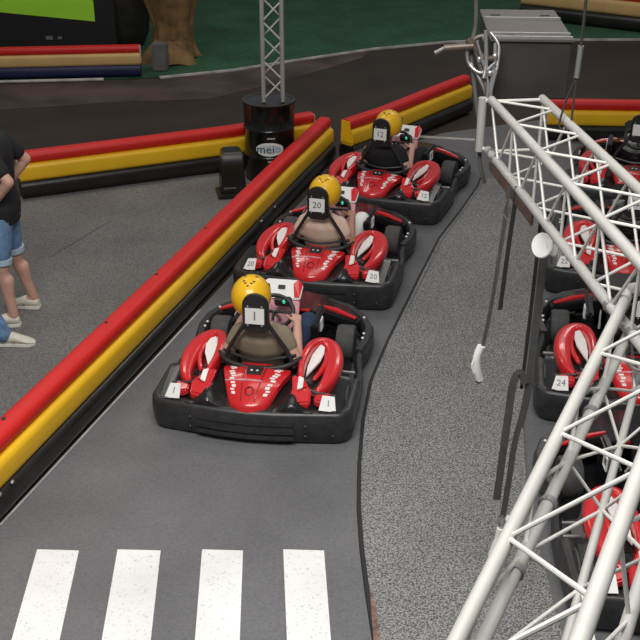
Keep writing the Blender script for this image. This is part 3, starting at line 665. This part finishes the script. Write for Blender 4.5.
zig(t1, q1(0, 1, 0), q1(L1, 1, 0), q1(0, 0, 0), q1(L1, 0, 0), N1, ph=1)
zig(t1, q1(0, 0, 0), q1(L1, 0, 0), q1(0, 0, 1), q1(L1, 0, 1), N1, straight=True)
zig(t1, q1(0, 1, 0), q1(L1, 1, 0), q1(0, 1, 1), q1(L1, 1, 1), N1, straight=False)
zig(t1, q1(0, 0, 1), q1(L1, 0, 1), q1(0, 1, 1), q1(L1, 1, 1), N1)
for a, c in (((0, 0), (1, 0)), ((0, 1), (1, 1)), ((1, 0), (1, 1))): prism_brace(q1(.02, *a), q1(.02, *c), .008, M['alu2'], t1, 'end_bar')
chord(t1, q1(-.03, -.14, -.02), q1(-.03, -.14, 1.05), .021, 'end_post')
prism_brace(q1(-.03, -.14, .05), q1(0, 0, 0), .010, M['alu2'], t1, 'end_bar'); prism_brace(q1(-.03, -.14, .98), q1(0, 0, 1), .010, M['alu2'], t1, 'end_bar')
for a, sd, dn in ((.05, 0, 1), (.14, 0, 1), (1.72, 0, 1), (1.93, 0, 1)):
    MB().tube([q1(a, sd, dn), q1(a+.022, sd, dn)], CH+.005, 16).build('coupling', M['steel'], t1)
MB().box(q1(.46, -.05, 1.17), (.012, .72, .05), Matrix.Rotation(math.atan2(.112, 1), 3, 'Z')).build('cover_strip', M['bronze'], t1, bevel=.003)
# lower truss, swinging back towards the viewer
cam_H, sT, cT = 3.85, math.sin(R(27)), math.cos(R(27))
t2 = empty('lighting_truss', (1.05, 3.40, 2.3), label='lower silver truss running from the corner joint down to the bottom edge', cat='truss')
o2 = Vector(t2.location)
def line2(a, b, ext0=0.0, ext1=.35): a, b = Vector(a)-o2, Vector(b)-o2; d = b-a; return a-d*ext0, b+d*ext1
LL = line2((1.076, 3.448, 2.21), (.286, 1.745, 2.21), ext1=.2)
RR = line2((1.20, 3.08, 2.45), (.464, 1.49, 2.45), ext1=.2)
LB = line2((1.06, 3.33, 2.12), (.359, 1.841, 2.12), ext1=.2)
RB = line2((1.31, 3.20, 2.25), (.598, 1.66, 2.25), ext1=.2)
TT = line2((1.11, 3.31, 1.98), (.629, 2.094, 1.98), ext1=.2)
for p in (LL, RR): chord(t2, *p, .0195)
chord(t2, *LB, .0175); chord(t2, *RB, .016); chord(t2, *TT, .0125)
N2 = 9
zig(t2, LL[0], LL[1], RR[0], RR[1], N2, .0062, ph=0)
zig(t2, LB[0], LB[1], TT[0], TT[1], N2, .0052, ph=0)
zig(t2, TT[0], TT[1], RB[0], RB[1], N2, .0050, ph=1)
zig(t2, LL[0], LL[1], LB[0], LB[1], N2, .006, ph=1)
zig(t2, RR[0], RR[1], RB[0], RB[1], N2, .005, ph=0)
for f in (.30, .55, .70): 
    p = LB[0].lerp(LB[1], f); MB().tube([p, p+(LB[1]-LB[0]).normalized()*.018], .024, 14).build('coupling', M['steel'], t2)
jn = empty('corner_joint', (1.06, 3.10, 2.30), label='pale angled corner joint where the two silver trusses meet', cat='truss joint')
a = q1(L1, 0, 0)+o1; c = LL[0]+o2; j0 = Vector(jn.location)
MB().tube([a-j0, (a+c)/2-j0+Vector((.03, 0, .01)), c-j0], CH+.003, 14).build('upper_elbow', M['alu'], jn)
a = q1(L1, 0, 1)+o1; c = LB[0]+o2
MB().tube([a-j0, (a+c)/2-j0, c-j0], CH+.002, 14).build('lower_elbow', M['alu'], jn)
a = q1(L1, 1, 0)+o1; c = RR[0]+o2
MB().tube([a-j0, (a+c)/2-j0+Vector((.02, 0, 0)), c-j0], CH, 14).build('outer_elbow', M['alu'], jn)
MB().poly([q1(L1-.02, 0, .05)+o1-j0, q1(L1-.02, 0, .95)+o1-j0, q1(L1-.02, .9, .95)+o1-j0, q1(L1-.02, .9, .05)+o1-j0], .012, (0, -1, 0)).build('gusset_plate', M['bronze'], jn)
a = q1(L1-.24, 0.1, 1.15)+o1-j0
MB().tube(smooth_path([a, a+Vector((-.03, -.07, -.05)), a+Vector((.0, -.14, -.06)), a+Vector((.06, -.15, -.02))], 5), .008, 8).build('loop_handle', M['steel'], jn)

# grey metal box on the far end
gb = empty('equipment_box', (1.02, 5.32, 2.36), R(3.2)*-1, label='grey sheet metal box with slotted lid behind the end of the upper truss', cat='box')
MB().box((0, .35, .14), (.385, .70, .28)).build('case', M['box'], gb, bevel=.006)
ld = MB().box((0, .35, .286), (.40, .72, .012)).build('lid', M['boxtop'], gb, bevel=.003)
for y in (.02, .10, .46): MB().box((0, y, .297), (.39, .018, .012)).build('rib', M['steel'], ld)
for x, y in ((-.13, .56), (.13, .56), (-.10, .07), (.03, .05), (.12, .06)): MB().box((x, y, .2935), (.05, .022, .004)).build('slot', M['mark'], ld)
# rigging left of the box
rg = empty('rigging_clamp', (.84, 5.28, 2.52), label='tangle of bronze coloured clamps and rods left of the grey box', cat='clamp')
for pts, r in (([(-.02, -.02, -.14), (-.06, .02, .0), (-.10, .05, .12), (-.04, .05, .15)], .012), ([(-.02, -.02, -.14), (.0, .0, .02), (.0, .02, .12)], .010), ([(-.13, .05, .13), (-.05, .03, .05), (.0, .0, .05)], .016), ([(-.24, .06, .085), (-.10, .04, .10)], .018), ([(-.24, .06, .085), (-.28, .07, .06)], .010), ([(-.05, .02, .18), (-.04, .0, .03), (-.05, -.02, -.04)], .010), ([(-.11, .04, .02), (-.05, .0, -.08), (-.02, -.02, -.16)], .008), ([(-.13, .05, .11), (-.12, .04, .02), (-.06, .0, -.02), (.0, -.01, .03)], .009), ([(-.02, .06, .16), (.02, .03, .10), (.01, -.01, -.02)], .009), ([(-.09, .02, .13), (-.03, -.01, -.05), (-.03, -.03, -.15)], .007), ([(.01, -.01, .0), (-.01, -.02, -.10), (-.01, -.03, -.16)], .010)):
    MB().tube(smooth_path(pts, 5), r, 10).build('rod', M['bronze'] if r > .011 else M['steel'], rg)
for p in ((-.05, .03, .14), (0, .0, .06), (-.07, .02, .04), (-.02, -.01, -.02)): MB().ell(p, (.015, .014, .017), nu=10, nv=6).build('clamp_nut', M['steel'], rg)
tag(MB().tube(smooth_path([(.72, 5.44, 4.4), (.745, 5.42, 3.0), (.755, 5.40, 2.72), (.735, 5.36, 2.60), (.755, 5.30, 2.42), (.785, 5.24, 2.22), (.79, 5.20, 2.08), (.82, 5.19, 1.97)], 6), .010, 8).build('black_cable', M['gstrap']), 'grey cable hanging beside the left end of the upper truss', 'cable')
# hoisting cable to the right chord
hc_ = empty('hoist_cable', (1.105, 4.78, 2.4), label='black hoisting cable with shackle looped round the upper truss', cat='cable')
MB().tube([(.05, .10, 2.0), (.032, .03, .34)], .007, 8).build('rope', M['strap'], hc_)
MB().tube([(.032, .03, .34), (.026, .025, .20)], .013, 10).build('shackle', M['steel'], hc_)
MB().tube(smooth_path([(.026, .025, .21), (-.01, .02, .10), (-.035, .0, .0), (-.02, -.01, -.03)], 5), .005, 8).build('sling', M['strap'], hc_)
MB().tube(smooth_path([(.026, .025, .21), (.018, .0, .10), (.012, -.02, .0), (.0, -.02, -.03)], 5), .005, 8).build('sling', M['strap'], hc_)
# hanging straps
def ribbon(mb, pts, w, th=.004, facing=(0, -1, .3)):
    P = smooth_path(pts, 6); f = Vector(facing).normalized()
    rings = []
    for i, p in enumerate(P):
        t = (P[min(i+1, len(P)-1)]-P[max(i-1, 0)]).normalized(); sd = t.cross(f).normalized(); n = sd.cross(t)
        rings.append([p+sd*w/2+n*th/2, p-sd*w/2+n*th/2, p-sd*w/2-n*th/2, p+sd*w/2-n*th/2])
    return mb.loft(rings)
s1 = empty('hanging_strap', (.835, 4.62, 2.10), label='thin dark strap with a white handset at its end, over the carpet island', cat='strap')
ribbon(MB(), [(0.002, 0, 0.06), (0, 0, -.06), (-.014, .0, -.28), (-.035, .0, -.55), (-.060, 0, -.76)], .018).build('strap', M['gstrap'], s1)
MB().tube([(0, 0, .0), (-.014, 0, -.06), (0.008, 0, -.10), (.016, 0, -.05)], .006, 8, True).build('snap_hook', M['steel'], s1)
hs = MB(); hs.sweep(smooth_path([(-.066, -.005, -.74), (-.084, -.01, -.80), (-.078, -.01, -.87), (-.062, -.005, -.925)], 5), [(.020*math.cos(2*PI*j/12), .02*math.sin(2*PI*j/12)) for j in range(12)], up=(0, 1, 0))
ho = hs.build('handset', M['white'], s1); tag(ho, 'white plastic handset')
MB().tube(smooth_path([(-.073, -.02, -.77), (-.104, -.02, -.83), (-.092, -.02, -.88)], 5), .008, 8).build('handset_grip', M['white'], ho)
MB().ell((-.066, -.01, -.93), (.016, .014, .012), nu=10, nv=8).build('handset_tip', M['mark'], ho)
s2 = MB(); ribbon(s2, [(.872, 4.60, 2.17), (.866, 4.60, 2.05), (.855, 4.60, 1.86), (.841, 4.60, 1.56)], .020)
tag(s2.build('hanging_strap', M['strap']), 'black strap hanging just right of the one with the white handset', 'strap')
s3 = empty('hanging_strap', (.965, 4.37, 2.06), label='long grey strap hanging below the white reel, ending in a white hook', cat='strap')
ribbon(MB(), [(0.005, 0, .08), (.003, 0, -.1), (.0, 0, -.48), (-.008, 0, -.82), (-.028, 0, -1.0)], .034).build('strap', M['gstrap'], s3)
ribbon(MB(), [(-.020, .015, .06), (-.026, .015, -.4), (-.034, .015, -.80)], .016).build('strap', M['strap'], s3)
ribbon(MB(), [(-.022, -.01, -.76), (-.055, -.01, -.70), (-.080, -.01, -.76), (-.088, -.01, -.92), (-.096, -.01, -1.10), (-.108, -.01, -1.41)], .036).build('loose_tail', M['gstrap'], s3)
ribbon(MB(), [(-.026, 0, -.96), (-.045, 0, -1.10), (-.056, 0, -1.32), (-.068, 0, -1.52)], .028).build('loose_tail', M['gstrap'], s3)
MB().tube([(-.070, 0, -1.51), (-.090, 0, -1.55), (-.072, 0, -1.60), (-.054, 0, -1.55)], .008, 8, True).build('ring', M['steel'], s3)
MB().tube(smooth_path([(-.075, 0, -1.59), (-.085, 0, -1.68), (-.108, 0, -1.78)], 5), [.018]*5+[.022]*5+[.014], 10).build('hook', M['white'], s3)
MB().ell((-.040, .01, -1.55), (.020, .018, .030), nu=12, nv=8).build('hook', M['white'], s3)
MB().ell((-.114, 0, -1.815), (.015, .014, .022), nu=10, nv=8).build('hook_tip', M['mark'], s3)
rl = empty('strap_reel', (.950, 4.26, 2.035), 0, label='white two disc reel hanging under the upper truss above the long grey strap', cat='reel')
for x, az, rr in ((-.020, -52, .054), (.026, 60, .054)):
    MB().lathe([(.004, -.005), (rr-.004, -.005), (rr, 0), (rr-.004, .005), (.004, .005)], 32, (x, -.01 if x < 0 else .0, 0), Matrix.Rotation(R(az), 3, 'Z') @ Matrix.Rotation(R(72), 3, 'X')).build('disc', M['white'], rl)
MB().tube([(-.02, .01, 0), (.03, .012, 0)], .016, 12).build('hub', M['strap'], rl)

# ------------------------------------------------------------------ camera, light
cd = bpy.data.cameras.new('camera'); co = bpy.data.objects.new('camera', cd); COL.objects.link(co)
co.location = (0, 0, 3.85); co.rotation_euler = (R(63), 0, 0); cd.sensor_width = 36; cd.lens = 36*1100/640; cd.clip_start = .05
SC.camera = co
def area(loc, size, e, col=(1, .97, .93), rot=(0, 0, 0)):
    l = bpy.data.lights.new('ceiling_light', 'AREA'); l.shape = 'RECTANGLE'; l.size, l.size_y = size; l.energy = e; l.color = col
    o = bpy.data.objects.new('ceiling_light', l); COL.objects.link(o); o.location = loc; o.rotation_euler = rot
area((-0.5, 2.3, 6.3), (4.5, 2.2), 390)
area((0.5, 7.0, 6.6), (4.5, 1.2), 45, (1, .93, .84))
area((-3.4, 11.5, 6.6), (3, 1.2), 75, (1, .93, .85))
area((3.0, 14.0, 6.6), (3, 1.2), 80, (1, .93, .85))
w = bpy.data.worlds.new('world'); SC.world = w; w.use_nodes = True
w.node_tree.nodes['Background'].inputs[0].default_value = (.80, .86, .95, 1); w.node_tree.nodes['Background'].inputs[1].default_value = .15
SC.view_settings.view_transform = 'Standard'; SC.view_settings.look = 'None'; SC.view_settings.exposure = 0.35; SC.view_settings.gamma = 1; SC.view_settings.use_curve_mapping = False
